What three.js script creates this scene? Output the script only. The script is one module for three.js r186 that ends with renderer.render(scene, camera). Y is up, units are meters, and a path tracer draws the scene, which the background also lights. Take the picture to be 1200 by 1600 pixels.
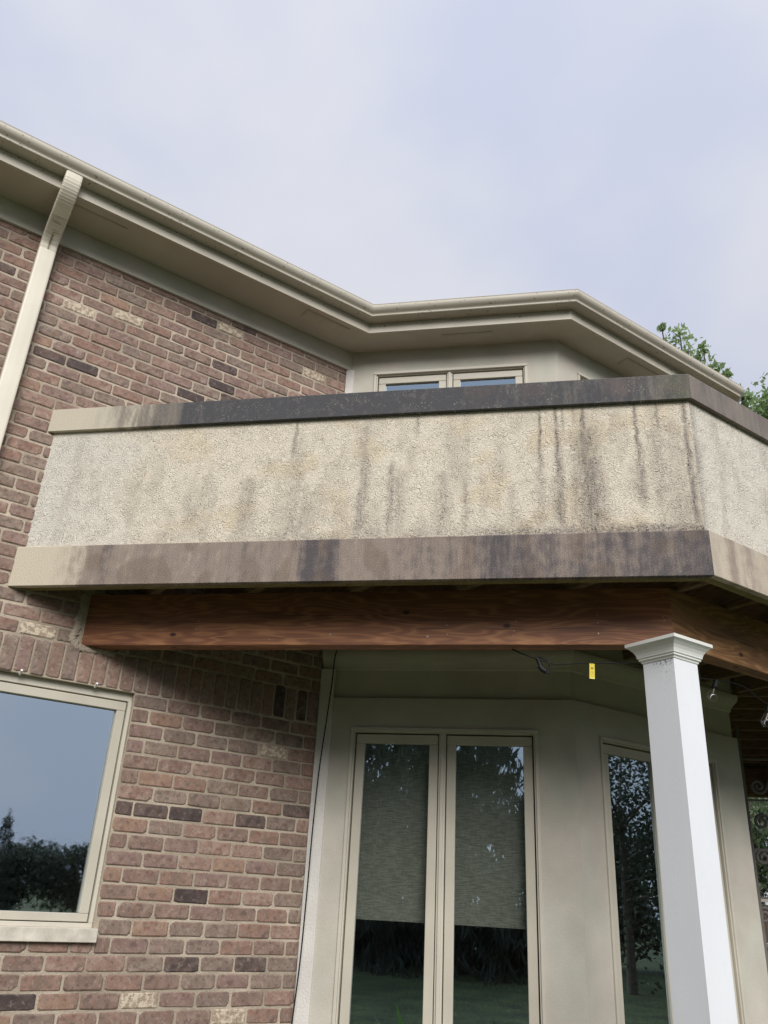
import * as THREE from 'three';
import { RoundedBoxGeometry } from 'three/addons/geometries/RoundedBoxGeometry.js';
import { mergeGeometries } from 'three/addons/utils/BufferGeometryUtils.js';
import { createNoise2D, createNoise3D } from 'simplex-noise';

// ---------------------------------------------------------------- camera, sky, sun, exposure
const H = 1.6;                       // eye height; all measures below are relative to the eye, part() adds H
const scene = new THREE.Scene();
const camera = new THREE.PerspectiveCamera(63.78, 0.75, 0.05, 900);
camera.position.set(0, H, 0);
const YAW = THREE.MathUtils.degToRad(11.38559), PITCH = THREE.MathUtils.degToRad(25.1096), ROLL = THREE.MathUtils.degToRad(3.1463);
camera.rotation.set(PITCH, YAW, ROLL, 'YXZ');
camera.updateMatrixWorld();

const renderer = new THREE.WebGLRenderer({ antialias: true });
renderer.setSize(768, 1024);
renderer.toneMapping = THREE.LinearToneMapping;
renderer.toneMappingExposure = 2.2;
renderer.shadowMap.enabled = true;

function rng(seed) { let a = seed >>> 0; return () => { a = (a + 0x6D2B79F5) | 0; let t = Math.imul(a ^ (a >>> 15), 1 | a); t = (t + Math.imul(t ^ (t >>> 7), 61 | t)) ^ t; return ((t ^ (t >>> 14)) >>> 0) / 4294967296; }; }
const n2 = createNoise2D(rng(11)), n2b = createNoise2D(rng(57)), n3 = createNoise3D(rng(23));
const clamp = (x, a = 0, b = 1) => Math.min(b, Math.max(a, x));
const sstep = (a, b, x) => { const t = clamp((x - a) / (b - a)); return t * t * (3 - 2 * t); };
const lerp = (a, b, t) => a + (b - a) * t;
const mix3 = (a, b, t) => [lerp(a[0], b[0], t), lerp(a[1], b[1], t), lerp(a[2], b[2], t)];
const fbm = (x, y, o = 4, f = n2) => { let s = 0, a = 0.5; for (let i = 0; i < o; i++) { s += a * f(x, y); x = x * 2.03 + 17.1; y = y * 2.03 - 9.3; a *= 0.5; } return s; };

{ // thin overcast: pale lilac-grey cloud with a few whiter and bluer drifts
  const w = 1024, h = 512, d = new Float32Array(w * h * 4);
  for (let j = 0; j < h; j++) for (let i = 0; i < w; i++) {
    const el = ((j + 0.5) / h - 0.5) * Math.PI, az = (i + 0.5) / w * 2 * Math.PI;
    const x = Math.cos(el) * Math.cos(az), y = Math.sin(el), z = Math.cos(el) * Math.sin(az);
    let f = 0, a = 0.5, k = 1.5; for (let o = 0; o < 5; o++) { f += a * n3(x * k + 3.1, y * k * 1.4 + 7.7, z * k - 1.9); a *= 0.5; k *= 2.05; }
    const c = sstep(-0.55, 0.6, f), g = 0.72 + 0.27 * Math.max(0, y);
    const col = mix3([0.3, 0.32, 0.398], [0.37, 0.379, 0.412], c), o = 4 * (j * w + i);
    d[o] = col[0] * g; d[o + 1] = col[1] * g; d[o + 2] = col[2] * g; d[o + 3] = 1;
  }
  const t = new THREE.DataTexture(d, w, h, THREE.RGBAFormat, THREE.FloatType);
  t.mapping = THREE.EquirectangularReflectionMapping; t.magFilter = t.minFilter = THREE.LinearFilter; t.needsUpdate = true;
  scene.background = t; scene.environment = t;
}
const sun = new THREE.DirectionalLight(new THREE.Color(1, 0.975, 0.94), 1.5);   // sun behind thin cloud
sun.position.set(11.5, 21.5, 24); sun.target.position.set(0, 2, -5);
sun.castShadow = true; sun.shadow.radius = 60; sun.shadow.mapSize.set(2048, 2048);
Object.assign(sun.shadow.camera, { left: -14, right: 14, top: 14, bottom: -14, near: 1, far: 80 });
scene.add(sun, sun.target);

// ---------------------------------------------------------------- measuring the photograph (pixels of the 1200 x 1600 picture)
const F = 1285.57, S = Math.SQRT1_2;
const q0 = camera.quaternion;
const ray = (x, y) => new THREE.Vector3((x - 600) / F, -(y - 800) / F, -1).applyQuaternion(q0);
const onPlaneN = (x, y, n) => { const r = ray(x, y); return r.multiplyScalar(n / (S * (r.x + r.z))); };
const onPlaneZ = (x, y, z) => { const r = ray(x, y); return r.multiplyScalar(z / r.z); };
const onPlaneY = (x, y, h) => { const r = ray(x, y); return r.multiplyScalar(h / r.y); };
const uOf = p => S * (p.x - p.z), nOf = p => S * (p.x + p.z);
const UN = (u, n) => [S * (u + n), S * (n - u)];                 // (along the brick wall, out of it) -> x, z
const pix = p => { const c = p.clone().applyQuaternion(q0.clone().invert()); return [600 + F * c.x / -c.z, 800 - F * c.y / -c.z]; };

// the planes the house stands on
const NB = -4.62, ZB = -5.146, NBAY = -3.493;                    // brick wall, bay's side wall, bay's front wall
const XBAY = 1.3746;                                             // bay's far side wall

// ---------------------------------------------------------------- helpers
const used = {};
function numbered(n) { const k = used[n] = (used[n] ?? -1) + 1; return k ? `${n}_${String(k).padStart(3, '0')}` : n; }
function thing(name, label, category, base, group) {
  const o = new THREE.Group(); o.name = numbered(name); o.position.set(...base); scene.add(o);
  o.userData = { label, category, kind: 'thing' }; if (group) o.userData.group = group; o.userData.base = base; return o;
}
const shadowed = m => { m.castShadow = m.receiveShadow = true; return m; };
function part(parent, name, geo, mat, label) {                   // geometry in eye-relative world measures
  let r = parent; while (!r.userData.base) r = r.parent;
  const b = r.userData.base; geo.translate(-b[0], H - b[1], -b[2]);
  const m = shadowed(new THREE.Mesh(geo, mat)); m.name = name; if (label) m.userData.label = label; parent.add(m); return m;
}
function structure(name, geo, mat, y = 0) { geo.translate(0, y, 0); const m = shadowed(new THREE.Mesh(geo, mat)); m.name = name; m.userData = { kind: 'structure' }; scene.add(m); return m; }
function boxUV(g) {                                              // box-mapped uv in metres
  g = g.index ? g.toNonIndexed() : g; const p = g.attributes.position, n = g.attributes.normal, uv = new Float32Array(p.count * 2);
  for (let i = 0; i < p.count; i += 3) {
    let ax = 0, ay = 0, az = 0; for (let k = 0; k < 3; k++) { ax += Math.abs(n.getX(i + k)); ay += Math.abs(n.getY(i + k)); az += Math.abs(n.getZ(i + k)); }
    for (let k = 0; k < 3; k++) { const j = i + k; const [a, b] = ay > ax && ay > az ? [p.getX(j), p.getZ(j)] : ax > az ? [p.getZ(j), p.getY(j)] : [p.getX(j), p.getY(j)]; uv[2 * j] = a; uv[2 * j + 1] = b; }
  }
  g.setAttribute('uv', new THREE.BufferAttribute(uv, 2)); return g;
}
function bx(x0, x1, y0, y1, z0, z1, c = 0.003) {
  const w = x1 - x0, h = y1 - y0, d = z1 - z0; c = Math.min(c, w * 0.3, h * 0.3, d * 0.3);
  const g = c > 0 ? new RoundedBoxGeometry(w, h, d, 1, c) : new THREE.BoxGeometry(w, h, d);
  g.translate((x0 + x1) / 2, (y0 + y1) / 2, (z0 + z1) / 2); return boxUV(g);
}
const merge = a => mergeGeometries(a.map(g => g.index ? g.toNonIndexed() : g));
const frameV = new THREE.Matrix4().makeTranslation(0, 0, ZB);
const frameU = n => new THREE.Matrix4().makeRotationY(Math.PI / 4).multiply(new THREE.Matrix4().makeTranslation(0, 0, n));
const inFrame = (g, m) => g.applyMatrix4(m);

// A profile of (outward, y) points swept along a line of (x, z) corners with mitred joints; returns one geometry for each stretch.
function sweep(pts, prof, { smooth = false } = {}) {
  const nn = pts.length - 1, nor = [];
  for (let i = 0; i < nn; i++) { const dx = pts[i + 1][0] - pts[i][0], dz = pts[i + 1][1] - pts[i][1], l = Math.hypot(dx, dz); nor.push([-dz / l, dx / l]); }
  const mit = pts.map((_, i) => { const a = nor[Math.max(0, i - 1)], b = nor[Math.min(nn - 1, i)], k = 1 + a[0] * b[0] + a[1] * b[1]; return [(a[0] + b[0]) / k, (a[1] + b[1]) / k]; });
  const out = [];
  for (let i = 0; i < nn; i++) {
    const L = Math.hypot(pts[i + 1][0] - pts[i][0], pts[i + 1][1] - pts[i][1]), d = [(pts[i + 1][0] - pts[i][0]) / L, (pts[i + 1][1] - pts[i][1]) / L];
    const at = (e, k) => { const [o, y] = prof[k % prof.length]; return [pts[i + e][0] + mit[i + e][0] * o, y, pts[i + e][1] + mit[i + e][1] * o]; };
    const along = v => (v[0] - pts[i][0]) * d[0] + (v[2] - pts[i][1]) * d[1];
    const pos = [], uv = [];
    const push = (v, flat) => { pos.push(...v); const o = (v[0] - pts[i][0]) * nor[i][0] + (v[2] - pts[i][1]) * nor[i][1]; uv.push(along(v), flat ? o : v[1]); };
    for (let k = 0; k < prof.length; k++) {
      const a = at(0, k), b = at(1, k), c = at(1, k + 1), e = at(0, k + 1);
      const p = prof[k], q = prof[(k + 1) % prof.length], flat = Math.abs(q[0] - p[0]) > Math.abs(q[1] - p[1]);
      for (const v of [a, b, c, a, c, e]) push(v, flat);
    }
    const tri = THREE.ShapeUtils.triangulateShape(prof.map(p => new THREE.Vector2(...p)), []);
    for (const e of [0, 1]) for (const t of tri) for (const k of e ? t : [...t].reverse()) { const v = at(e, k); pos.push(...v); uv.push(prof[k][0], prof[k][1]); }
    let g = new THREE.BufferGeometry(); g.setAttribute('position', new THREE.Float32BufferAttribute(pos, 3)); g.setAttribute('uv', new THREE.Float32BufferAttribute(uv, 2));
    g.computeVertexNormals();
    // outward facing: flip if the signed volume is negative
    let vol = 0; const A = new THREE.Vector3(), B = new THREE.Vector3(), C = new THREE.Vector3(), P = g.attributes.position;
    for (let t = 0; t < P.count; t += 3) { A.fromBufferAttribute(P, t); B.fromBufferAttribute(P, t + 1); C.fromBufferAttribute(P, t + 2); vol += A.dot(B.cross(C)); }
    if (vol < 0) { for (const [n, s] of [['position', 3], ['uv', 2]]) { const arr = g.attributes[n].array; for (let t = 0; t < P.count; t += 3) for (let k = 0; k < s; k++) { const x = arr[(t + 1) * s + k]; arr[(t + 1) * s + k] = arr[(t + 2) * s + k]; arr[(t + 2) * s + k] = x; } } g.computeVertexNormals(); }
    if (smooth) { // blend normals of neighbouring profile faces where they bend by less than 40 degrees
      const N = g.attributes.normal, m = prof.length, fn = [...Array(m)].map((_, k) => new THREE.Vector3().fromBufferAttribute(N, 6 * k));
      for (let k = 0; k < m; k++) for (let v = 0; v < 6; v++) {
        const p = P, idx = 6 * k + v, y = p.getY(idx); const atStart = Math.abs(y - prof[k][1]) < Math.abs(y - prof[(k + 1) % m][1]) || (Math.abs(prof[k][1] - prof[(k + 1) % m][1]) < 1e-6);
        const other = fn[(k + (atStart ? m - 1 : 1)) % m]; if (other.dot(fn[k]) > 0.76) { const s = other.clone().add(fn[k]).normalize(); N.setXYZ(idx, s.x, s.y, s.z); }
      }
    }
    out.push(g);
  }
  return out;
}
function inset(pts, d) {                                         // the same line of corners moved inward
  const nor = pts.slice(1).map((p, i) => { const dx = p[0] - pts[i][0], dz = p[1] - pts[i][1], l = Math.hypot(dx, dz); return [-dz / l, dx / l]; });
  return pts.map((p, i) => { const a = nor[Math.max(0, i - 1)], b = nor[Math.min(nor.length - 1, i)], k = 1 + a[0] * b[0] + a[1] * b[1]; return [p[0] - d * (a[0] + b[0]) / k, p[1] - d * (a[1] + b[1]) / k]; });
}
function wallFace(a0, a1, y0, y1, holes, th) {
  const s = new THREE.Shape([[a0, y0], [a1, y0], [a1, y1], [a0, y1]].map(p => new THREE.Vector2(...p)));
  for (const [b0, b1, c0, c1] of holes) s.holes.push(new THREE.Path([[b0, c0], [b0, c1], [b1, c1], [b1, c0]].map(p => new THREE.Vector2(...p))));
  return new THREE.ExtrudeGeometry(s, { depth: th, bevelEnabled: false }).translate(0, 0, -th);
}
function slab(pts, y0, y1) {                                     // flat polygon of (x, z) corners with thickness
  const g = new THREE.ExtrudeGeometry(new THREE.Shape(pts.map(p => new THREE.Vector2(p[0], -p[1]))), { depth: y1 - y0, bevelEnabled: false });
  return g.rotateX(-Math.PI / 2).translate(0, y0, 0);
}

// ---------------------------------------------------------------- procedural textures
function tex(w, h, fn, { srgb = true, sx = 1, sy = 1, ox = 0, oy = 0, wrap = true } = {}) {   // sx, sy: metres covered
  const d = new Uint8Array(w * h * 4);
  for (let j = 0; j < h; j++) for (let i = 0; i < w; i++) {
    const c = fn(ox + (i + 0.5) / w * sx, oy + (j + 0.5) / h * sy, i / w, j / h), o = 4 * (j * w + i);
    if (typeof c === 'number') d[o] = d[o + 1] = d[o + 2] = clamp(c, 0, 255); else { d[o] = clamp(c[0], 0, 255); d[o + 1] = clamp(c[1], 0, 255); d[o + 2] = clamp(c[2], 0, 255); }
    d[o + 3] = 255;
  }
  const t = new THREE.DataTexture(d, w, h); t.magFilter = t.minFilter = THREE.LinearFilter; if (srgb) t.colorSpace = THREE.SRGBColorSpace;
  t.wrapS = t.wrapT = wrap ? THREE.RepeatWrapping : THREE.ClampToEdgeWrapping;
  t.repeat.set(1 / sx, 1 / sy); t.offset.set(-ox / sx, -oy / sy); t.needsUpdate = true; return t;
}
// noise that repeats every p metres
const tile = (f, p) => (x, y) => { const a = x / p * 2 * Math.PI, b = y / p * 2 * Math.PI, r = p / (2 * Math.PI); return f(r * Math.cos(a), r * Math.sin(a) + 40, r * Math.cos(b), r * Math.sin(b)); };
function tiled(p, freq, oct = 3, seed = 0) {                     // fbm blended across the seam
  const base = (x, y) => fbm(x * freq + seed, y * freq - seed * 1.7, oct);
  return (x, y) => { x = ((x % p) + p) % p; y = ((y % p) + p) % p; const u = x / p, v = y / p;
    return (base(x, y) * (1 - u) * (1 - v) + base(x - p, y) * u * (1 - v) + base(x, y - p) * (1 - u) * v + base(x - p, y - p) * u * v) / Math.sqrt(((1 - u) ** 2 + u * u) * ((1 - v) ** 2 + v * v)); };
}
const cached = (f, N = 512) => { const a = new Float32Array(N * N); for (let j = 0; j < N; j++) for (let i = 0; i < N; i++) a[j * N + i] = f(i / N, j / N); return (x, y) => a[((Math.floor(y * N) % N + N) % N) * N + ((Math.floor(x * N) % N + N) % N)]; };
const std = (o) => new THREE.MeshStandardMaterial({ roughness: 0.85, ...o });

// painted trim and render of the house: small tonal grain only
const grainA = cached(tiled(1, 2.2, 4, 3)), grainB = cached(tiled(1, 60, 2, 9)), grainC = cached(tiled(1, 160, 1, 5));
const plain = (rgb, amp = 6, fine = 3) => tex(512, 512, (x, y) => { const k = amp * grainA(x, y) * 2 + fine * (grainB(x, y) + grainC(x, y)); return [rgb[0] + k, rgb[1] + k, rgb[2] + k * 0.95]; });
const fineBump = tex(512, 512, (x, y) => 128 + 60 * grainB(x, y) + 60 * grainC(x, y), { srgb: false });
const M = {};
M.render = std({ map: tex(512, 512, (x, y) => { const a = grainA(x, y), b = grainA(x + 0.37, y * 0.5 + 0.2), k = 12 * a + 5 * (grainB(x, y) + grainC(x, y)), p = 8 * b; return [193 + k + p * 0.5, 187 + k - p * 0.3, 174 + k]; }), bumpMap: fineBump, bumpScale: 0.0015, roughness: 0.92 });
M.trim = std({ map: plain([200, 194, 179], 4, 3), roughness: 0.55 });
M.sash = std({ map: plain([194, 187, 171], 4, 3), roughness: 0.5 });
M.alu = std({ map: tex(512, 512, (x, y) => { const d = sstep(0.62, 0.8, n2b(x * 34, y * 34)) * sstep(0.1, 0.5, n2(x * 5, y * 5)), k = 9 * grainA(x, y) + 3 * grainB(x, y); return mix3([192 + k, 185 + k, 169 + k], [84, 74, 58], 0.7 * d); }), roughness: 0.45 });
M.aluLight = std({ map: plain([222, 214, 196], 4, 2), roughness: 0.45 });
M.soffit = std({ map: plain([192, 185, 169], 4, 3), roughness: 0.7 });
M.vent = std({ map: plain([190, 183, 167], 4, 10), roughness: 0.8 });
M.gapShadow = std({ color: 0x24231f, roughness: 0.9 });   // near-black colour standing in for the shadow in the gaps round the sashes
M.fence = std({ color: 0x5a4a3c, roughness: 0.95 });
M.strip = std({ map: plain([214, 210, 203], 7, 8), bumpMap: fineBump, bumpScale: 0.004, roughness: 0.95 });
M.room = std({ color: new THREE.Color().setRGB(0.36, 0.34, 0.3), roughness: 0.95 });
M.roomFloor = std({ color: new THREE.Color().setRGB(0.2, 0.13, 0.08), roughness: 0.6 });
M.concrete = std({ map: plain([168, 162, 150], 10, 6), roughness: 0.95 });
const dropBump = tex(1024, 1024, (x, y) => { const a = grainB(x, y) , b = n2b(x * 95, y * 70); return 128 + 18 * a + 90 * sstep(0.72, 0.9, b); }, { srgb: false });
// low-emissivity glazing: half mirror, half clear
const pane = (o) => new THREE.MeshPhysicalMaterial({ color: new THREE.Color().setRGB(0.66, 0.83, 0.92), metalness: 1, roughness: 0.012, opacity: 0.52, transparent: true, ...o });
M.pane = pane({});
M.paneWet = pane({ opacity: 0.66, color: new THREE.Color().setRGB(0.74, 0.86, 0.92), bumpMap: dropBump, bumpScale: 0.00007 });
M.shade = std({ map: tex(512, 512, (x, y, u, v) => { const k = 30 * n2(u * 9, v * 150) + 16 * n2b(u * 40, v * 260); return [168 + k, 174 + k, 158 + k]; }), roughness: 0.95 });
M.iron = std({ color: 0x7d7672, roughness: 0.7, metalness: 0.2 });
M.cable = std({ color: 0x0c0c0e, roughness: 0.6 });
M.white = std({ color: 0xf2f2ee, roughness: 0.5 });
M.screw = std({ color: 0x9c968a, roughness: 0.35, metalness: 0.8 });
M.roof = std({ map: plain([84, 78, 72], 14, 14), roughness: 0.95 });

// ---------------------------------------------------------------- ground
{
  const g = new THREE.PlaneGeometry(500, 500, 1, 1).rotateX(-Math.PI / 2); const p = g.attributes.position, uv = g.attributes.uv;
  for (let i = 0; i < p.count; i++) uv.setXY(i, p.getX(i), p.getZ(i));
  const ga = tiled(8, 0.9, 4, 2), gb = tiled(8, 9, 3, 7);
  structure('lawn', g, std({ map: tex(1024, 1024, (x, y) => { const k = ga(x, y) * 30 + gb(x, y) * 40; return [62 + k, 74 + k, 40 + k * 0.6]; }, { sx: 8, sy: 8 }), roughness: 1 }));
  structure('added_mulch_bed', slab([[-2.6, -4.3], [-0.1, -3.6], [1.0, -3.75], [2.95, -5.7], [2.95, -10], [1.48, -8.02], [1.39, -6.32], [0.21, -5.16], [-1.38, -5.16]], 0.004, 0.05), std({ map: plain([70, 56, 44], 16, 22), roughness: 1 }));  // unseen dark ground, added to cut the light bounced up under the balcony
}

// ---------------------------------------------------------------- the house
const house = thing('house', 'beige and brown brick two-storey house with a bay, deep eaves and a gutter', 'house', [-1.388, 0, -5.146]);

// bricks: a few tumbled shapes and a handful of clay tones
const R = rng(2024);
function brickGeo(w, h, chip) {
  const o = [], j = () => (R() - 0.5) * 0.003;
  const cr = () => 0.003 + (R() < chip ? R() * 0.024 : R() * 0.008), x = w / 2, y = h / 2;
  let a = cr(), b = cr() * 0.8; o.push([-x + a, -y + j()], [j() * 3, -y + j()]);
  a = cr(); b = cr() * 0.8; o.push([x - a, -y + j()], [x + j(), -y + b]);
  a = cr(); b = cr() * 0.8; o.push([x + j(), y - b], [x - a, y + j()], [j() * 3, y + j()]);
  a = cr(); b = cr() * 0.8; o.push([-x + a, y + j()], [-x + j(), y - b]);
  b = cr() * 0.8; o.push([-x + j(), -y + b]);
  const pos = [], uv = [], m = o.length, ins = o.map(p => [p[0] * (1 - 0.006 / x), p[1] * (1 - 0.006 / y)]), ou = R() * 3, ov = R() * 3;
  const V = (p, z) => { pos.push(p[0], p[1], z); uv.push(p[0] + ou, p[1] + ov); };
  const zf = ins.map(() => (R() - 0.5) * 0.0016);
  for (let k = 1; k < m - 1; k++) { V(ins[0], zf[0]); V(ins[k], zf[k]); V(ins[k + 1], zf[k + 1]); }
  for (let k = 0; k < m; k++) { const q = (k + 1) % m;
    V(ins[k], zf[k]); V(o[k], -0.0045); V(o[q], -0.0045); V(ins[k], zf[k]); V(o[q], -0.0045); V(ins[q], zf[q]);
    V(o[k], -0.0045); V(o[k], -0.04); V(o[q], -0.04); V(o[k], -0.0045); V(o[q], -0.04); V(o[q], -0.0045); }
  const g = new THREE.BufferGeometry(); g.setAttribute('position', new THREE.Float32BufferAttribute(pos, 3)); g.setAttribute('uv', new THREE.Float32BufferAttribute(uv, 2)); g.computeVertexNormals(); return g;
}
const PITCHU = 0.2008, CO = 0.0813, COUP = 0.0794, BW = 0.189, BH = 0.07;
const brickShapes = [...Array(16)].map((_, i) => brickGeo(BW, BH, i < 7 ? 0.2 : 0.6));
const soldierShapes = [...Array(6)].map(() => brickGeo(0.0705, 0.19, 0.15));
const ca = cached(tiled(1, 10, 3, 31)), cb = cached(tiled(1, 26, 3, 77)), cc = cached(tiled(1, 120, 2, 13)), cd = cached(tiled(1, 14, 2, 91));
const clay = (base, patch, amt, dk = 0.5) => tex(512, 512, (x, y) => {
  let c = mix3(base, patch, sstep(0.02, 0.3, ca(x, y)) * amt);
  c = mix3(c, [132, 92, 80], sstep(0.22, 0.5, cd(x + 0.3, y)) * 0.35);
  c = mix3(c, [base[0] * 0.55, base[1] * 0.55, base[2] * 0.58], sstep(0.12, 0.5, cb(x, y + 0.4)) * dk * 0.7);
  c = mix3(c, [184, 172, 156], 0.35 * sstep(0.3, 0.55, cb(x + 0.2, y + 0.7) + 0.4 * cc(x, y)));
  const k = 13 * cc(x, y) + 14 * ca(x + 0.5, y + 0.3); return [c[0] + k, c[1] + k, c[2] + k];
});
const clayBump = tex(512, 512, (x, y) => 128 + 70 * cb(x, y) + 60 * cc(x, y), { srgb: false });
const clayMats = [
  [[147, 121, 108], [157, 134, 121], 0.9], [[140, 116, 104], [128, 108, 97], 0.9], [[135, 117, 105], [147, 130, 117], 0.9],
  [[144, 116, 102], [134, 113, 102], 0.9], [[132, 110, 99], [144, 121, 109], 0.8], [[142, 119, 109], [131, 108, 100], 0.9], [[129, 112, 101], [139, 121, 109], 0.9],
].map(([a, b, c]) => std({ map: clay(a, b, c), bumpMap: clayBump, bumpScale: 0.002, roughness: 0.95 }));
const mDark = std({ map: clay([74, 63, 61], [88, 74, 69], 0.7, 0.2), bumpMap: clayBump, bumpScale: 0.002, roughness: 0.8 });
const mSmoke = std({ map: clay([104, 88, 82], [82, 70, 66], 0.9, 0.4), bumpMap: clayBump, bumpScale: 0.002, roughness: 0.9 });
const mOrange = std({ map: clay([152, 124, 106], [143, 118, 105], 0.9), bumpMap: clayBump, bumpScale: 0.002, roughness: 0.95 });
const mCream = std({ map: tex(512, 512, (x, y) => { const k = sstep(-0.25, 0.3, cb(x, y) + 0.6 * cc(x, y)), c = mix3([158, 140, 122], [206, 192, 170], k); const e = 14 * cc(x, y); return [c[0] + e, c[1] + e, c[2] + e]; }), bumpMap: clayBump, bumpScale: 0.003, roughness: 0.95 });
const pick = r => r < 0.018 ? mSmoke : r < 0.02 ? mDark : r < 0.05 ? mOrange : clayMats[Math.floor((r - 0.05) / 0.95 * clayMats.length * 0.9999)];

const WIN = [-0.62, 1.462, -0.21, 0.975];                        // left window's opening: u0, u1, y0, y1
const mortar = std({ map: plain([173, 160, 142], 16, 16), bumpMap: fineBump, bumpScale: 0.006, roughness: 1 });
const POCKET = [1.09, 1.27, 1.165, 1.46];
const wallGeo = wallFace(-3.2, 2.655, -H, 3.86, [WIN], 0.2); wallGeo.translate(0, 0, -0.0065);
const brickWall = part(house, 'brick_wall', inFrame(wallGeo, frameU(NB)), mortar, 'weathered brown brick wall in running bond');
part(house, 'brick_wall', inFrame(merge([boxUV(wallFace(6.565, 6.78, -H, 3.86, [], 0.2))]), frameU(NB)), std({ map: clay([143, 114, 103], [168, 138, 124], 0.8), roughness: 0.95 }));
part(house, 'brick_wall', inFrame(bx(6.6, 6.78, -H, 3.86, -6, -0.202, 0), frameU(NB)), std({ map: clay([137, 116, 104], [152, 132, 118], 0.8), roughness: 0.95 }));

const special = [[107, 566, mDark], [365, 607, mDark], [320, 621, mDark], [295, 1271, mDark], [462, 1275, mSmoke], [293, 1397, mDark], [20, 1560, mDark], [300, 487, mDark], [340, 565, mSmoke], [3, 412, mSmoke],
  [148, 490, mCream], [182, 487, mCream], [380, 523, mCream], [85, 988, mCream], [427, 1170, mCream], [218, 1562, mCream], [357, 1588, mCream], [508, 590, mCream],
  [245, 1395, mOrange], [92, 1556, mOrange], [340, 1342, mOrange], [62, 601, mOrange], [75, 535, mOrange], [5, 1585, mOrange], [178, 1365, mOrange], [60, 548, mSmoke], [280, 1505, mSmoke], [203, 1262, mSmoke], [240, 1264, mSmoke], [432, 1087, mDark], [478, 1112, mSmoke]]
  .map(([x, y, m]) => { const p = onPlaneN(x, y, NB); return [uOf(p), p.y, m]; });
const bricks = [];
function course(y0, a, b, phase, h) {                            // one row of bricks between u = a and u = b
  for (let k = Math.floor((a - phase) / PITCHU) - 1; phase + k * PITCHU < b; k++) {
    let l = phase + k * PITCHU + 0.005, r = l + PITCHU - 0.0118; l += (R() - 0.5) * 0.003; l = Math.max(l, a + 0.004); r = Math.min(r, b - 0.004);
    const jz = (R() - 0.6) * 0.005, jy = (R() - 0.5) * 0.003, jr = (R() - 0.5) * 0.016, tone = R(), shape = Math.floor(R() * 16), flip = R() < 0.5; if (r - l < 0.028) continue;
    const u = (l + r) / 2, y = y0 + h / 2; let m = pick(tone); for (const s of special) if (s[0] > l - 0.005 && s[0] < r + 0.005 && Math.abs(s[1] - y) < h / 2) m = s[2];
    bricks.push({ u, y, w: r - l, h: h - 0.0112 - 0.001 * R(), m, g: brickShapes[shape], flip, jz, jy, jr });
  }
}
for (let k = -20; k < 12; k++) { const y = k * CO, ph = k % 2 === 0 ? 2.567 : 2.463; if (y < -H) continue;
  const hits = y + CO > WIN[2] - 0.062 && y < WIN[3] - 0.01;
  if (hits) { course(y, -3.2, WIN[0], ph, CO); course(y, y < WIN[2] - 0.03 ? 1.482 : WIN[1], 2.655, ph, CO); if (y < WIN[2] - 0.03 && y + CO < WIN[2] - 0.03) course(y, -0.7, 1.478, ph, CO); } else course(y, -3.2, 2.655, ph, CO); }
for (let k = 0; k < 34; k++) { const y = 1.176 + k * COUP, ph = (k % 2 === 0 ? 0.577 : 0.677); if (y + COUP > 3.8) break;
  if (y < 1.45) { course(y, -3.2, POCKET[0], ph, COUP); course(y, POCKET[1], 2.655, ph, COUP); } else course(y, -3.2, 2.655, ph, COUP); }
for (const b of bricks) { // how large each one shows in the photograph
  const p = new THREE.Vector3(S * (b.u + NB), b.y, S * (NB - b.u)), [x, y] = pix(p), d = p.length(); b.area = b.w * b.h / (d * d);
  const t = -3.743 / p.z, yb = p.y * t, xb = p.x * t, t2 = -4.06 / p.z;
  if (x < -12 || x > 1200 || y < -12 || y > 1612 || (yb > 1.41 && yb < 2.53 && xb > -2.78) || (p.y * t2 > 1.19 && p.y * t2 < 1.46 && p.x * t2 > -2.45) || (b.y > 3.69)) b.area *= 0.001;
}
bricks.sort((a, b) => b.area - a.area);
const brickTurn = Math.PI / 4, hb = house.userData.base;
const setBrick = (m, b, w0, h0) => { m.position.set(S * (b.u + NB) - hb[0], b.y + H, S * (NB - b.u) - hb[2]); m.rotation.y = brickTurn; m.scale.set(b.w / w0 * (b.flip ? 1 : 1), b.h / h0, 1); if (b.flip) m.rotation.set(0, brickTurn, 0), m.rotateZ(Math.PI); m.position.x += b.jz * S; m.position.z += b.jz * S; m.position.y += b.jy; m.rotateZ(b.jr); m.updateMatrix(); };
const rest = new Map();
bricks.forEach((b, i) => {
  const m = shadowed(new THREE.Mesh(b.g, b.m)); m.name = 'brick'; setBrick(m, b, BW, BH);
  if (i < 300) brickWall.add(m); else { const g = b.g.clone().applyMatrix4(m.matrix); if (!rest.has(b.m)) rest.set(b.m, []); rest.get(b.m).push(g); }
});
{ const mats = [...rest.keys()], geos = mats.map(m => merge(rest.get(m))), g = mergeGeometries(geos, true);
  const m = shadowed(new THREE.Mesh(g, mats)); m.name = 'brickwork'; m.userData.kind = 'stuff'; brickWall.add(m); }
{ // soldier course over the window
  const sb = []; for (let k = 0; ; k++) { const u = 2.612 - k * 0.0806; if (u < -1.2) break; sb.push(u); }
  const extra = [];
  for (const u of sb) { const r = R(); let m = pick(r < 0.045 ? 0.5 : r); for (const s of special) if (Math.abs(s[0] - u) < 0.04 && s[1] > 0.98 && s[1] < 1.17) m = s[2];
    const b = { u, y: 1.0755, w: 0.0705, h: 0.19, m, flip: R() < 0.5, jz: (R() - 0.6) * 0.005, jy: (R() - 0.5) * 0.006, jr: (R() - 0.5) * 0.012 }, me = shadowed(new THREE.Mesh(soldierShapes[Math.floor(R() * 6)], m)); me.name = 'soldier_brick'; setBrick(me, b, 0.0705, 0.19); brickWall.add(me); }
}
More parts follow.
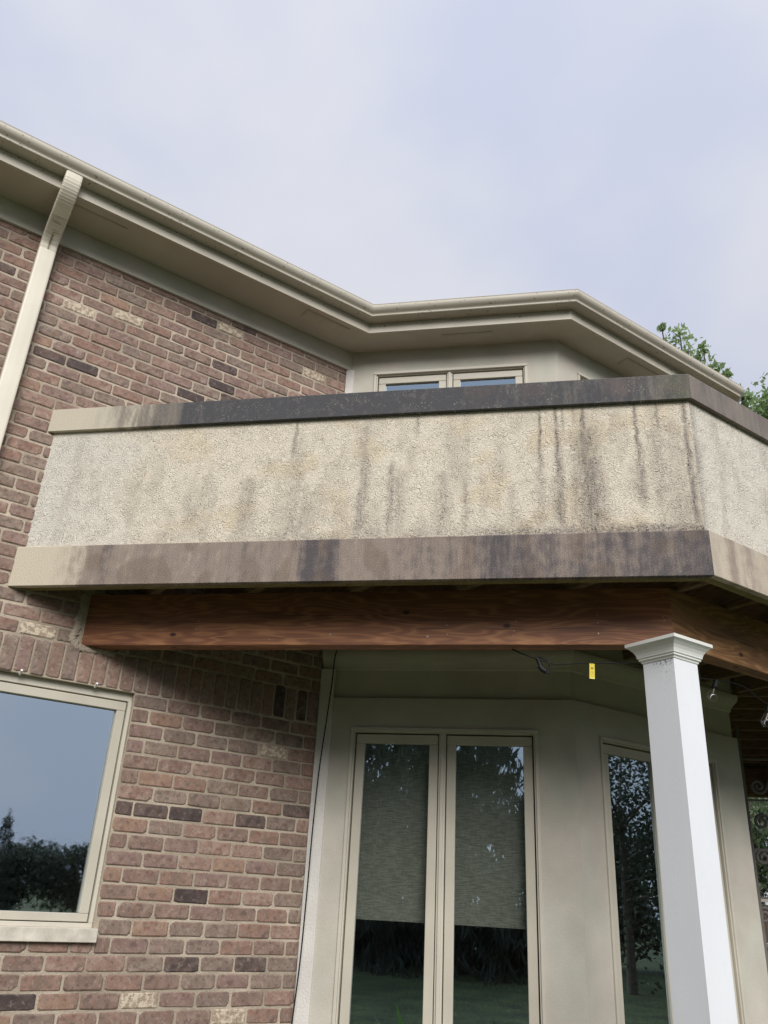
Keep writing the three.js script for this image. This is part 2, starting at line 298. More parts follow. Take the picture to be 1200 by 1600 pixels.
// mortar packed round the end of the beam, with cut brick pieces
{ const pts = [[1.082, 1.47], [1.075, 1.42], [1.088, 1.38], [1.07, 1.33], [1.076, 1.28], [1.064, 1.23], [1.072, 1.19], [1.098, 1.17], [1.16, 1.166], [1.24, 1.172], [1.31, 1.168]];
  const t = new THREE.TubeGeometry(new THREE.CatmullRomCurve3(pts.map(p => new THREE.Vector3(p[0], p[1], 0))), 120, 0.021, 10), p = t.attributes.position;
  for (let i = 0; i < p.count; i++) { const x = p.getX(i), y = p.getY(i), k = 0.006 * n2(x * 45, y * 45) + 0.004 * n2b(x * 120, y * 120); p.setXYZ(i, x + k, y + 0.8 * k, p.getZ(i) * 0.42 - 0.001 + k * 0.5); }
  t.computeVertexNormals(); part(house, 'mortar_patch', inFrame(boxUV(t), frameU(NB)), mortar, 'rough pale mortar round the beam end'); }

// left window in the brick wall
{
  const F0 = frameU(NB), [u0, u1, y0, y1] = WIN, add = (p, n, g, m, l) => part(p, n, inFrame(g, F0), m, l);
  const w = add(house, 'window', merge([bx(u0, u1, y1 - 0.045, y1, -0.1, -0.045), bx(u0, u1, y0, y0 + 0.022, -0.1, -0.03), bx(u1 - 0.02, u1, y0 + 0.022, y1 - 0.045, -0.1, -0.03), bx(u0, u0 + 0.02, y0 + 0.022, y1 - 0.045, -0.1, -0.03)]), M.trim, 'wide beige framed picture window set in brick');
  const a0 = u0 + 0.024, a1 = u1 - 0.026, b0 = y0 + 0.026, b1 = y1 - 0.053, t = 0.048;
  add(w, 'gap_shadow', merge([bx(u0 + 0.015, u1 - 0.015, b1 - 0.02, y1 - 0.04, -0.11, -0.075, 0), bx(a1 - 0.02, u1 - 0.015, y0 + 0.02, y1 - 0.04, -0.11, -0.075, 0)]), M.gapShadow);  // dark strips painting the shadow in the gap round the sash
  add(w, 'sash', merge([bx(a0, a1, b1 - t, b1, -0.11, -0.04, 0.004), bx(a0, a1, b0, b0 + t * 0.8, -0.11, -0.04, 0.004), bx(a1 - t, a1, b0 + t * 0.8, b1 - t, -0.11, -0.041, 0.004), bx(a0, a0 + t, b0 + t * 0.8, b1 - t, -0.11, -0.041, 0.004)]), M.sash);
  add(w, 'pane', boxUV(new THREE.PlaneGeometry(a1 - a0 - 0.09, b1 - b0 - 0.07).translate((a0 + a1) / 2, (b0 + b1) / 2 - 0.005, -0.068)), M.paneWet, 'rain-spotted pane mirroring sky and trees');
  const st = tiled(1, 7, 3, 44);
  add(w, 'sill', bx(u0 - 0.02, 1.479, -0.272, -0.209, -0.12, 0.03, 0.004), std({ map: tex(512, 512, (x, y) => { const k = 26 * st(x, y) + 8 * grainB(x, y); return [204 + k, 196 + k, 182 + k]; }), roughness: 0.9 }), 'pale limestone sill');
  for (const [x, y] of [[32, 1052], [149.5, 1072.5]]) { const p = onPlaneN(x, y, NB), c = new THREE.CylinderGeometry(0.006, 0.007, 0.035, 10).rotateX(1.1).translate(uOf(p), p.y + 0.006, 0.004); add(w, 'weep_tube', c, M.white); }
}

// bay walls: below the deck, above it, and their band and crown
const bayLine = [UN(2.5, NB - 0.15), [-1.388, ZB], [0.206, ZB], [XBAY, -6.3146], [XBAY, -7.908]];
const FV = frameV, FB = frameU(NBAY), FX = new THREE.Matrix4().makeTranslation(XBAY, 0, 0).multiply(new THREE.Matrix4().makeRotationY(Math.PI / 2));
const VW = [-1.136, -0.048], UW = [4.024, 5.11], LOW = [-1.22, 0.93], UPP = [2.15, 3.607];
const hole = ([a, b], [c, d]) => [a - 0.012, b + 0.012, c - 0.012, d + 0.012];
{
  const mk = (y0, y1, win, k) => {
    part(house, 'bay_wall', inFrame(wallFace(-1.388, 0.206, y0, y1, win ? [hole(VW, win)] : [], 0.16), FV), M.render);
    part(house, 'bay_wall', inFrame(wallFace(3.785, 5.4365, y0, y1, win ? [hole(UW, win)] : [], 0.16), FB), M.render);
    part(house, 'bay_wall', inFrame(wallFace(6.3146, 7.95, y0, y1, k ? [hole([6.58, 7.66], win)] : [], 0.16), FX), M.render);
  };
  mk(-H, 1.15, LOW, true); mk(1.45, 3.86, UPP, false);
  const line = bayLine.slice(1);
  const band = sweep(line, [[-0.03, 1.15], [-0.03, 1.335], [-0.018, 1.342], [-0.014, 1.36], [0.004, 1.385], [0.028, 1.408], [0.036, 1.43], [0.036, 1.452], [-0.16, 1.452], [-0.16, 1.15]], { smooth: true });
  for (const g of band) part(house, 'bay_band', g, M.render, 'plain band and crown moulding over the bay');
  // pale corner board where the bay meets the brick
  part(house, 'corner_board', inFrame(bx(-1.392, -1.3, -H, 1.335, -0.02, 0.012, 0.004), FV), M.strip, 'rough whitish corner board beside the brick');
  part(house, 'corner_board', inFrame(bx(-1.392, -1.33, 1.75, 3.68, -0.02, 0.012, 0.004), FV), M.strip);
}
function casement(FM, [a0, a1], [y0, y1], shadeTo, label) {
  const add = (p, n, g, m, l) => part(p, n, inFrame(g, FM), m, l), mid = (a0 + a1) / 2, c = 0.033, o = 0.013;
  const bars = [bx(a0 - c, a1 + c, y1 + 0.012, y1 + c + 0.002, -0.02, o + 0.004), bx(a0 - c, a1 + c, y0 - c, y0 - 0.012, -0.02, o), bx(a0 - c, a0 - 0.014, y0 - 0.012, y1 + 0.012, -0.02, o), bx(a1 + 0.014, a1 + c, y0 - 0.012, y1 + 0.012, -0.02, o),
    bx(a0 - 0.014, a0 - 0.005, y0 - 0.012, y1 + 0.012, -0.06, 0.002), bx(a1 + 0.005, a1 + 0.014, y0 - 0.012, y1 + 0.012, -0.06, 0.002), bx(a0 - 0.014, a1 + 0.014, y1 + 0.005, y1 + 0.012, -0.06, 0.002)];
  const w = add(house, 'window', merge(bars), M.trim, label);
  add(w, 'mullion', merge([bx(mid - 0.022, mid + 0.022, y0, y1 + 0.005, -0.06, -0.008, 0.004), bx(mid - 0.01, mid + 0.01, y0, y1 + 0.005, -0.06, 0.004, 0.004)]), M.trim);
  add(w, 'gap_shadow', merge([bx(a0 - 0.012, a1 + 0.012, y0 - 0.012, y0 + 0.03, -0.1, -0.052, 0), bx(a0 - 0.012, a1 + 0.012, y1 - 0.03, y1 + 0.01, -0.1, -0.052, 0), bx(a0 - 0.012, a0 + 0.03, y0 + 0.03, y1 - 0.03, -0.1, -0.052, 0), bx(a1 - 0.03, a1 + 0.012, y0 + 0.03, y1 - 0.03, -0.1, -0.052, 0), bx(mid - 0.05, mid + 0.05, y0 + 0.03, y1 - 0.03, -0.1, -0.062, 0)]), M.gapShadow);  // shadow of the gaps round the casements, painted as near-black strips
  for (const [l, r] of [[a0 + 0.002, mid - 0.027], [mid + 0.027, a1 - 0.002]]) {
    const t = 0.055, zs = -0.012;
    const s = add(w, 'sash', merge([bx(l, r, y1 - t - 0.004, y1 - 0.003, -0.05, zs, 0.005), bx(l, r, y0, y0 + t, -0.05, zs, 0.005), bx(l, l + t, y0 + t, y1 - t - 0.004, -0.05, zs - 0.001, 0.005), bx(r - t, r, y0 + t, y1 - t - 0.004, -0.05, zs - 0.001, 0.005)]), M.sash);
    add(w, 'pane', boxUV(new THREE.PlaneGeometry(r - l - 0.1, y1 - y0 - 0.1).translate((l + r) / 2, (y0 + y1) / 2, -0.03)), M.pane);
    if (shadeTo !== undefined) add(w, 'woven_shade', merge([bx(l + 0.03, r - 0.03, shadeTo, y1 - 0.03, -0.128, -0.124, 0), bx(l + 0.03, r - 0.03, shadeTo - 0.004, shadeTo + 0.022, -0.132, -0.12, 0.002)]), M.shade, 'woven roman shade half lowered');
  }
  return w;
}
casement(FV, VW, LOW, -0.115, 'tall double casement window with woven shades beside the brick');
casement(FB, UW, LOW, undefined, 'tall double casement window behind the white column');
casement(FV, VW, UPP, undefined, 'upstairs double window just above the parapet');
casement(FB, UW, UPP, undefined, 'upstairs window on the far face of the bay');
casement(FX, [6.58, 7.66], LOW);

// rooms behind the glass
{
  const F0 = frameU(NB), A = (u0, u1, y0, y1, n0, n1) => inFrame(bx(u0, u1, y0, y1, n0 - NB, n1 - NB, 0), F0);
  part(house, 'interior_wall', merge([A(-3.2, 6.59, -H, 3.9, -9.4, -9.2), A(-3.4, -3.2, -H, 3.9, -9.2, -4.63), A(1.9, 2.0, -1.28, 1.2, -9.2, -4.83)]), M.room);
  const poly = [UN(-3.2, NB - 0.205), [-1.388 - 0.14, ZB - 0.165], [0.14, ZB - 0.165], [XBAY - 0.165, -6.24], [XBAY - 0.165, -7.9], UN(6.59, NB - 0.21), UN(6.59, -9.2), UN(-3.2, -9.2)];
  part(house, 'interior_floor', merge([slab(poly, -1.36, -1.28), slab(poly, 1.2, 1.72)]), M.roomFloor);
  part(house, 'interior_ceiling', slab(poly, 3.865, 3.9), M.room);
}

// eaves: frieze, soffit, fascia, gutter
const NF = -4.288, ZF = -4.89, NC = -3.24, XF = 1.63;
const eave = [UN(-3.4, NF), [NF / S - ZF, ZF], [NC / S - ZF, ZF], [XF, NC / S - XF], [XF, NF / S - XF], UN(7.1, NF)];
part(house, 'frieze', inFrame(bx(-3.2, 2.70, 3.682, 3.842, -0.01, 0.02), frameU(NB)), M.render, 'plain frieze board over the brick');
{
  const inner = [UN(-3.4, NB - 0.1), [-1.388 - 0.05, ZB - 0.1], [0.206 - 0.04, ZB - 0.1], [XBAY - 0.1, -6.27], [XBAY - 0.1, -7.9], UN(7.1, NB - 0.1)];
  part(house, 'soffit', slab([...inset(eave, 0.012), ...inner.reverse()], 3.842, 3.862), M.soffit, 'flat beige soffit under the eaves');
  const vent = (p0, p1, hw) => { // a flush slotted vent along the eave
    const [x0, z0] = p0, [x1, z1] = p1, L = Math.hypot(x1 - x0, z1 - z0), a = Math.atan2(-(z1 - z0), x1 - x0), g = [];
    g.push(bx(-L / 2, L / 2, 3.836, 3.8425, -hw, hw, 0.001)); const v = part(house, 'soffit_vent', merge(g).rotateY(a).translate((x0 + x1) / 2, 0, (z0 + z1) / 2), M.soffit);
    for (let k = 0; k < 3; k++) part(v, 'grille', bx(-L / 2 + 0.012 + k * L / 3, -L / 2 + (k + 1) * L / 3 - 0.012, 3.834, 3.837, -hw + 0.01, hw - 0.01, 0.001).rotateY(a).translate((x0 + x1) / 2, 0, (z0 + z1) / 2), M.vent);
  };
  vent(UN(0.45, -4.43), UN(0.8, -4.43), 0.05); vent(UN(2.13, -4.4), UN(2.5, -4.4), 0.05); vent([-0.64, -5.03], [-0.26, -5.03], 0.045); vent(UN(4.36, -3.36), UN(4.75, -3.36), 0.05);
}
const fasciaProf = [[0, 3.829], [0, 3.992], [-0.022, 3.992], [-0.022, 3.829]];
for (const g of sweep(eave, fasciaProf)) part(house, 'fascia', g, M.alu);
const gutterProf = [[0.001, 3.995], [0.001, 3.912], [0.083, 3.912], [0.0865, 3.9145], [0.0885, 3.919], [0.087, 3.9235], [0.089, 3.931], [0.097, 3.937], [0.109, 3.946], [0.118, 3.958], [0.1225, 3.971], [0.1225, 3.984], [0.119, 3.989], [0.122, 3.995], [0.116, 3.998], [0.111, 3.993], [0.113, 3.976], [0.101, 3.948], [0.082, 3.92], [0.006, 3.919], [0.006, 3.995]];
for (const g of sweep(eave, gutterProf, { smooth: true })) part(house, 'gutter', g, M.alu, 'beige ogee gutter along the eaves');
{ // roof planes
  const V3 = (p, y) => new THREE.Vector3(p[0], y, p[1]), top = 4.0, sl = 0.45;
  const at = (u, n) => V3(UN(u, n), top + (NF + 0.03 - n) * sl); const e = eave.map(p => V3(p, top));
  const apex = at(4.611, -6.5), tri = [];
  const quad = (a, b, c, d) => tri.push(a, b, c, a, c, d);
  quad(at(-3.4, NF + 0.03), e[1], at(2.6, -8.5), at(-3.4, -8.5)); tri.push(e[1], apex, at(2.6, -8.5), at(2.6, -8.5), apex, at(6.9, -8.5), apex, e[4], at(6.9, -8.5)); quad(e[4], at(7.1, NF + 0.03), at(7.1, -8.5), at(6.9, -8.5));
  tri.push(e[1], e[2], apex, e[2], e[3], apex, e[3], e[4], apex);
  const g = new THREE.BufferGeometry().setFromPoints(tri), uv = []; for (const p of tri) uv.push(p.x, p.z); g.setAttribute('uv', new THREE.Float32BufferAttribute(uv, 2)); g.computeVertexNormals();
  part(house, 'roof', g, M.roof, 'dark shingle roof');
}
// downspout: two pleated elbows and a straight pipe
{
  const u0 = 0.397, W = 0.052, Dp = 0.039;
  const path = new THREE.CurvePath(); const P = (n, y) => new THREE.Vector3(u0, y, n);
  const tube = (pts, n, pleat, cap) => {
    const c = new THREE.CatmullRomCurve3(pts, false, 'centripetal'), L = c.getLength(), pos = [], uv = [], sec = []; const m = 16;
    for (let k = 0; k < m; k++) { const a = k / m * 2 * Math.PI, cx = Math.sign(Math.cos(a)) * Math.abs(Math.cos(a)) ** 0.28, cy = Math.sign(Math.sin(a)) * Math.abs(Math.sin(a)) ** 0.28; sec.push([cx * W, cy * Dp]); }
    const rings = []; for (let i = 0; i <= n; i++) { const t = i / n, p = c.getPointAt(t), T = c.getTangentAt(t), Nn = new THREE.Vector3(0, T.z, -T.y).multiplyScalar(1); // in the (n, y) plane
      const f = pleat ? (k => k < 0.5 ? 0 : 0.0009)((t * L / 0.0165) % 1) : 0; rings.push(sec.map(([a, b]) => [p.x + a * (1 - f / W), p.y + Nn.y * b * (1 - f / Dp), p.z + Nn.z * b * (1 - f / Dp), t * L])); }
    for (let i = 0; i < n; i++) for (let k = 0; k < m; k++) { const q = (k + 1) % m, A = rings[i][k], B = rings[i][q], C = rings[i + 1][q], E = rings[i + 1][k]; for (const v of [A, C, B, A, E, C]) { pos.push(v[0], v[1], v[2]); uv.push(v[0], v[3]); } }
    const g = new THREE.BufferGeometry(); g.setAttribute('position', new THREE.Float32BufferAttribute(pos, 3)); g.setAttribute('uv', new THREE.Float32BufferAttribute(uv, 2)); g.computeVertexNormals(); return g.rotateY(Math.PI / 4);
  };
  const el1 = [P(-4.243, 3.913), P(-4.244, 3.875), P(-4.262, 3.83), P(-4.3, 3.79), P(-4.36, 3.752), P(-4.395, 3.732)], el2 = [P(-4.39, 3.736), P(-4.47, 3.69), P(-4.53, 3.647), P(-4.563, 3.6), P(-4.567, 3.56), P(-4.567, 3.53)];
  const d = part(house, 'downspout', tube([P(-4.567, 3.545), P(-4.567, 1), P(-4.567, -1.5)], 8, false), M.aluLight, 'cream rectangular downspout with pleated elbows');
  const grime = std({ map: tex(256, 512, (x, y) => { const l = n2(x * 6, y * 90), c = Math.exp(-(((x - u0) / 0.006) ** 2)) * sstep(0.1, 0.16, y), k = 5 * n2(x * 30, y * 30); const s = clamp(0.75 * c + 0.5 * sstep(0.45, 0.8, l) * (1 - sstep(0.01, 0.05, Math.abs(x - u0)))); return mix3([206 + k, 199 + k, 181 + k], [84, 72, 52], s); }, { ox: 0, sx: 0.6, sy: 0.4 }), roughness: 0.6 });
  part(d, 'elbow', tube(el1, 40, true), M.aluLight); part(d, 'elbow', tube(el2, 44, true), grime, 'grimy pleated lower elbow');
}

// ---------------------------------------------------------------- balcony
const balcony = thing('balcony', 'stained stucco balcony with a dark weathered coping wrapping the bay', 'balcony', [0.81, H + 1.416, -3.743]);
const bal = [[-2.791, -3.743], [0.8085, -3.743], [2.778, -5.7125], [2.778, -9.95], [-0.3, -9.95]];
const sOf = (px, py = 740) => onPlaneZ(px, py, -3.743).x + 2.791;
const env = (keys, s) => { if (s <= keys[0][0]) return keys[0][1]; for (let i = 1; i < keys.length; i++) if (s < keys[i][0]) return lerp(keys[i - 1][1], keys[i][1], sstep(0, 1, (s - keys[i - 1][0]) / (keys[i][0] - keys[i - 1][0]))); return keys[keys.length - 1][1]; };
// worm-trowelled stucco: winding grooves between flat plateaus
const groove = (x, y) => { const wx = x + 0.012 * n2(x * 22, y * 22), wy = y + 0.012 * n2b(x * 22, y * 22); const a = Math.abs(n2(wx * 48, wy * 60)), b = Math.abs(n2b(wx * 95 + 9, wy * 115)); const g1 = 1 - sstep(0.04, 0.24, a), g2 = 1 - sstep(0.02, 0.2, b); return clamp(g1 * (0.7 + 0.28 * n2(x * 9, y * 9 + 5)) + 0.6 * g2 * (0.62 + 0.3 * n2b(x * 12, y * 12)), 0, 1); };
const drips = [[462, 0.0, 0.2, 0.006, 0.02, 0.85], [462, 0.1, 0.72, 0.03, 0.05, 0.3], [651, 0, 0.1, 0.006, 0.012, 0.8], [843, 0, 0.35, 0.006, 0.012, 0.95], [845, 0.2, 0.73, 0.014, 0.04, 0.45], [871, 0, 0.4, 0.008, 0.018, 1], [876, 0.22, 0.7, 0.02, 0.03, 0.75], [880, 0, 0.12, 0.005, 0.008, 0.7], [896, 0, 0.1, 0.006, 0.008, 0.45], [911, 0, 0.18, 0.008, 0.02, 1], [916, 0.13, 0.4, 0.06, 0.07, 0.8], [926, 0.28, 0.73, 0.06, 0.075, 0.9], [905, 0.2, 0.7, 0.03, 0.05, 0.45], [996, 0, 0.3, 0.008, 0.013, 1], [1003, 0.2, 0.55, 0.012, 0.03, 0.7], [1029, 0, 0.16, 0.006, 0.013, 0.7], [1035, 0.1, 0.6, 0.03, 0.06, 0.35], [1081, 0, 0.7, 0.012, 0.02, 0.95], [1060, 0.1, 0.7, 0.05, 0.1, 0.35], [566, 0.2, 0.73, 0.03, 0.03, 0.55], [560, 0.42, 0.73, 0.02, 0.035, 0.7], [570, 0.05, 0.4, 0.03, 0.04, 0.25], [608, 0.28, 0.73, 0.014, 0.03, 0.6], [622, 0.35, 0.73, 0.03, 0.04, 0.4], [385, 0.35, 0.73, 0.04, 0.06, 0.4], [472, 0.4, 0.73, 0.03, 0.06, 0.3], [690, 0.35, 0.73, 0.03, 0.06, 0.45], [726, 0.4, 0.73, 0.01, 0.02, 0.5], [800, 0.45, 0.73, 0.02, 0.05, 0.3], [300, 0.5, 0.73, 0.05, 0.06, 0.22], [780, 0.1, 0.4, 0.03, 0.04, 0.18], [700, 0.1, 0.35, 0.03, 0.04, 0.15]]
  .map(([px, a, b, w0, w1, k]) => [sOf(px, 640 + (a + b) / 2 * 270), a, b, w0, w1, k]);
const YT = 2.375;
function stuccoDirt(s, y) {
  const t = YT - y; let d = 0;
  for (const [c, a, b, w0, w1, k] of drips) { if (t < a - 0.05 || t > b + 0.08) continue; const w = lerp(w0, w1, clamp((t - a) / (b - a))), dx = (s - c - 0.006 * n2(c * 7, y * 9) - 0.003 * n2(c * 9, y * 40)) / w; if (dx * dx > 9) continue;
    d = Math.max(d, k * Math.exp(-dx * dx) * sstep(a - 0.05, a + 0.04, t) * (1 - sstep(b - 0.08, b + 0.08, t)) * (0.74 + 0.25 * n2(s * 40, y * 9) + 0.2 * n2b(s * 90, y * 70))); }
  const foot = env([[0, 0], [1.1, 0.1], [1.6, 0.35], [2.4, 0.3], [2.7, 0.75], [3.6, 1]], s); d = Math.max(d, foot * (1 - sstep(0.02, 0.085 + 0.04 * n2(s * 7, 3), y - 1.645)) * (0.8 + 0.4 * n2(s * 30, y * 50)));
  return clamp(d + 0.05 * Math.max(0, fbm(s * 3, y * 1.2)));
}
const stuccoCol = (dirt, U) => (s, y) => {
  const g = groove(s + (U ? 50 : 0), y), d = dirt(s, y);
  let c = mix3([220, 210, 191], [215, 210, 198], U ? 0.75 : 1 - sstep(0.1, 0.9, s + 0.25 * fbm(s * 2, y * 2)));
  c = mix3(c, [208, 188, 154], 0.38 * (U ? 0.15 : 1) * sstep(0.02, 0.4, fbm(s * 1.7 + 5, y * 2.1)) * sstep(0.4, 1.2, s));
  c = mix3(c, [180, 171, 156], 0.35 * sstep(0.0, 0.4, fbm(s * 4 - 8, y * 1.3)));
  const e = 9 * n2(s * 130, y * 130) + 9 * n2b(s * 240, y * 240); c = [c[0] + e, c[1] + e, c[2] + e];
  c = mix3(c, [136, 124, 106], 0.45 * g);
  return mix3(c, mix3([104, 95, 89], [54, 51, 52], g), clamp(d * (0.66 + 0.4 * g)));
};
const stuccoBump = U => (s, y) => 255 * (1 - groove(s + (U ? 50 : 0), y)) * 0.85 + 18 * n2(s * 130, y * 130);
const P0 = { ox: 0, oy: 1.63, sx: 3.62, sy: 0.76, wrap: false }, PU = { ox: 0, oy: 1.63, sx: 1.8, sy: 0.76, wrap: true };
const mStucco = std({ map: tex(2048, 512, stuccoCol(stuccoDirt, false), P0), bumpMap: tex(2048, 512, stuccoBump(false), { ...P0, srgb: false }), bumpScale: 0.005, roughness: 0.95 });
const dirtU = (s, y) => clamp(0.35 * Math.exp(-(((s - 0.02) / 0.03) ** 2)) + 0.18 * sstep(0.1, 0.5, fbm(s * 3 + 40, y * 1.2)) + 0.5 * Math.exp(-(((s - 0.235) / 0.006) ** 2) - (((y - 2.1) / 0.006) ** 2)));
const mStuccoU = std({ map: tex(1024, 512, stuccoCol(dirtU, true), PU), bumpMap: tex(1024, 512, stuccoBump(true), { ...PU, srgb: false }), bumpScale: 0.005, roughness: 0.95 });
// band under the stucco
const bandKeys = [[0, 0.03], [0.2, 0.1], [0.36, 0.24], [0.46, 0.5], [0.52, 0.68], [0.56, 0.7], [0.64, 0.5], [0.75, 0.55], [1.0, 0.55], [1.3, 0.6], [1.55, 0.55], [1.66, 0.95], [1.78, 0.95], [1.86, 0.6], [2.05, 0.62], [2.4, 0.66], [2.6, 0.95], [2.75, 0.85], [2.95, 0.75], [3.2, 0.85], [3.45, 0.85], [3.6, 0.95]];
const bandBase = (s, y, d) => {
  const v = n2(s * 9, y * 1.1) * 0.35 + n2(s * 16, y * 13) * 0.3 + n2b(s * 26, y * 4) * 0.16 + n2(s * 55, y * 2.5) * 0.16 + n2(s * 60, y * 9) * 0.12 + n2b(s * 90, y * 60) * 0.2, k = clamp(d + 0.3 * v * sstep(0.02, 0.35, d));
  let c = mix3([200, 189, 168], [142, 128, 117], sstep(0.05, 0.55, k)); c = mix3(c, [82, 77, 79], sstep(0.55, 1.1, k));
  c = mix3(c, [108, 92, 80], 0.35 * sstep(0.1, 0.5, n2b(s * 5 + 3, y * 3)) * sstep(0.1, 0.5, d)); const e = 16 * n2(s * 230, y * 230) + 15 * n2b(s * 120, y * 130); return [c[0] + e, c[1] + e, c[2] + e];
};
const Bd = { ox: 0, oy: 1.4, sx: 3.62, sy: 0.26, wrap: false };
const sandBump = tex(512, 512, (x, y) => 128 + 70 * n2(x * 220, y * 260) + 40 * n2b(x * 110, y * 150), { srgb: false });
const mBand = std({ map: tex(2048, 160, (s, y) => bandBase(s, y, env(bandKeys, s) + 0.12 * sstep(3.2, 3.6, s) * (1 - sstep(1.42, 1.5, y))), Bd), bumpMap: sandBump, bumpScale: 0.003, roughness: 0.95 });
const mBandU = std({ map: tex(1024, 128, (s, y) => { const d = env([[0, 0.2], [0.1, 0.18], [0.17, 0.42], [0.22, 0.2], [0.3, 0.4], [0.36, 0.22], [0.6, 0.2], [1, 0.35], [1.5, 0.2], [2.8, 0.3]], s); return mix3(bandBase(s + 9, y, d), [178, 164, 150], 0.35); }, { ...Bd, sx: 2.8 }), bumpMap: sandBump, bumpScale: 0.003, roughness: 0.95 });
// coping
const copKeys = [[0, 0.05], [0.25, 0.13], [0.45, 0.28], [0.62, 0.45], [0.7, 0.7], [0.78, 0.5], [0.86, 0.95], [1.4, 1], [2.2, 0.98], [2.8, 0.88], [3.2, 0.85], [3.5, 0.8], [3.6, 0.7]];
const copBase = (s, y, d, o) => {
  const v = n2(s * 8 + o, y * 2) * 0.5 + n2b(s * 24, y * 4 + o) * 0.4 + n2(s * 70, y * 20) * 0.25, k = clamp(d + 0.22 * v * sstep(0.02, 0.4, d));
  let c = mix3([196, 187, 168], [126, 118, 108], sstep(0.1, 0.5, k)); c = mix3(c, [76, 75, 77], sstep(0.5, 0.95, k)); c = mix3(c, [108, 104, 100], 0.55 * sstep(0.05, 0.6, fbm(s * 14 + o, y * 16)) * (0.6 + 0.6 * n2(s * 3, o)) * sstep(0.35, 0.8, k));
  c = mix3(c, [98, 86, 84], 0.5 * sstep(0.1, 0.5, n2(s * 4 + 11, y * 3)) * sstep(2.0, 2.9, s + o));
  const li = sstep(0.55, 0.75, n2(s * 55, y * 60 + o)) * sstep(0.1, 0.45, n2b(s * 5 + 2, y * 9)); c = mix3(c, [150, 150, 138], 0.6 * li * sstep(0.4, 0.8, k));
  const gr = Math.exp(-(((s - 3.55) / 0.09) ** 2)) * (o ? 0 : 1); c = mix3(c, [104, 108, 82], 0.6 * gr * (0.6 + 0.6 * n2(s * 50, y * 50)));
  const e = 9 * n2(s * 200, y * 200) + 8 * n2b(s * 90, y * 90); return [c[0] + e, c[1] + e, c[2] + e];
};
const Cd = { ox: 0, oy: 2.36, sx: 3.62, sy: 0.18, wrap: false };
const mCop = std({ map: tex(2048, 128, (s, y) => copBase(s, y, env(copKeys, s), 0), Cd), bumpMap: sandBump, bumpScale: 0.002, roughness: 0.92 });
const mCopU = std({ map: tex(1024, 96, (s, y) => mix3(copBase(s, y, 0.62 + 0.15 * n2(s * 3, 1), 7), [128, 116, 112], 0.35), { ...Cd, sx: 2.8 }), bumpMap: sandBump, bumpScale: 0.002, roughness: 0.92 });
const mTop = std({ map: plain([120, 114, 106], 20, 12), roughness: 0.95 });
{
  const s0 = sweep(bal, [[-0.028, 1.64], [-0.028, 2.382], [-0.19, 2.382], [-0.19, 1.64]]);
  const mats = [[mStucco, mBand, mCop], ...[1, 2, 3].map(() => [mStuccoU, mBandU, mCopU])];
  s0.forEach((g, i) => part(balcony, 'parapet', g, mats[i][0], i ? 'cleaner textured stucco face' : 'textured stucco face streaked with dark drips'));
  sweep(bal, [[-0.002, 1.417], [0, 1.419], [0, 1.641], [-0.004, 1.646], [-0.034, 1.647], [-0.034, 1.417]]).forEach((g, i) => part(balcony, 'band', g, mats[i][1], i ? 'lightly stained stucco band' : 'band stained brown and charcoal'));
  sweep(bal, [[0, 2.381], [0, 2.526], [-0.006, 2.532], [-0.21, 2.54], [-0.216, 2.534], [-0.216, 2.381]]).forEach((g, i) => part(balcony, 'coping', g, mats[i][2], i ? 'grey weathered coping' : 'coping blackened by algae, pale at the wall end'));
  const mEdge = std({ map: tex(512, 128, (x, y) => { const k = 14 * n2(x * 60, y * 30) + 12 * n2b(x * 7, y * 20); return [126 + k, 116 + k, 74 + k]; }), roughness: 0.95 });
  sweep(bal, [[-0.035, 1.419], [-0.035, 1.64], [-0.083, 1.64], [-0.083, 1.419]]).forEach(g => part(balcony, 'rim_board', g, mEdge));
}
// joists and decking seen from below
const barkC = tiled(1, 5, 3, 61);
const mJoist = std({ map: tex(512, 512, (x, y, u, v) => { const k = 20 * n2(u * 6, v * 90) + 12 * barkC(x, y); return [122 + k, 100 + k, 76 + k]; }), roughness: 0.95 });
{
  for (let u = 0.98; u < 5.5; u += 0.4064) {
    const out = Math.min(-2.17, -5.41 + u), inn = Math.max(NB + 0.003, Math.min(-7.278 + u + 0.06, NBAY + 0.045, 1.944 - u + 0.06)); if (out - inn < 0.06) continue;
    part(balcony, 'joist', bx(u - 0.019, u + 0.019, 1.474, 1.706, inn, out, 0.002).rotateY(Math.PI / 4), mJoist);
  }
  for (let z = -6.41; z > -9.8; z -= 0.43) part(balcony, 'joist', bx(XBAY + (z > -7.9 ? 0.045 : 0.12), 2.69, 1.474, 1.706, z - 0.019, z + 0.019, 0.002), mJoist);
  part(balcony, 'deck', slab([[-2.62, -3.84], [0.75, -3.84], [2.68, -5.77], [2.68, -9.94], [-0.2, -9.7], UN(6.8, NB), [XBAY + 0.005, -7.9], [XBAY + 0.005, -6.32], [0.21, ZB + 0.005], [-1.38, ZB + 0.005]], 1.708, 1.745), mJoist);
}

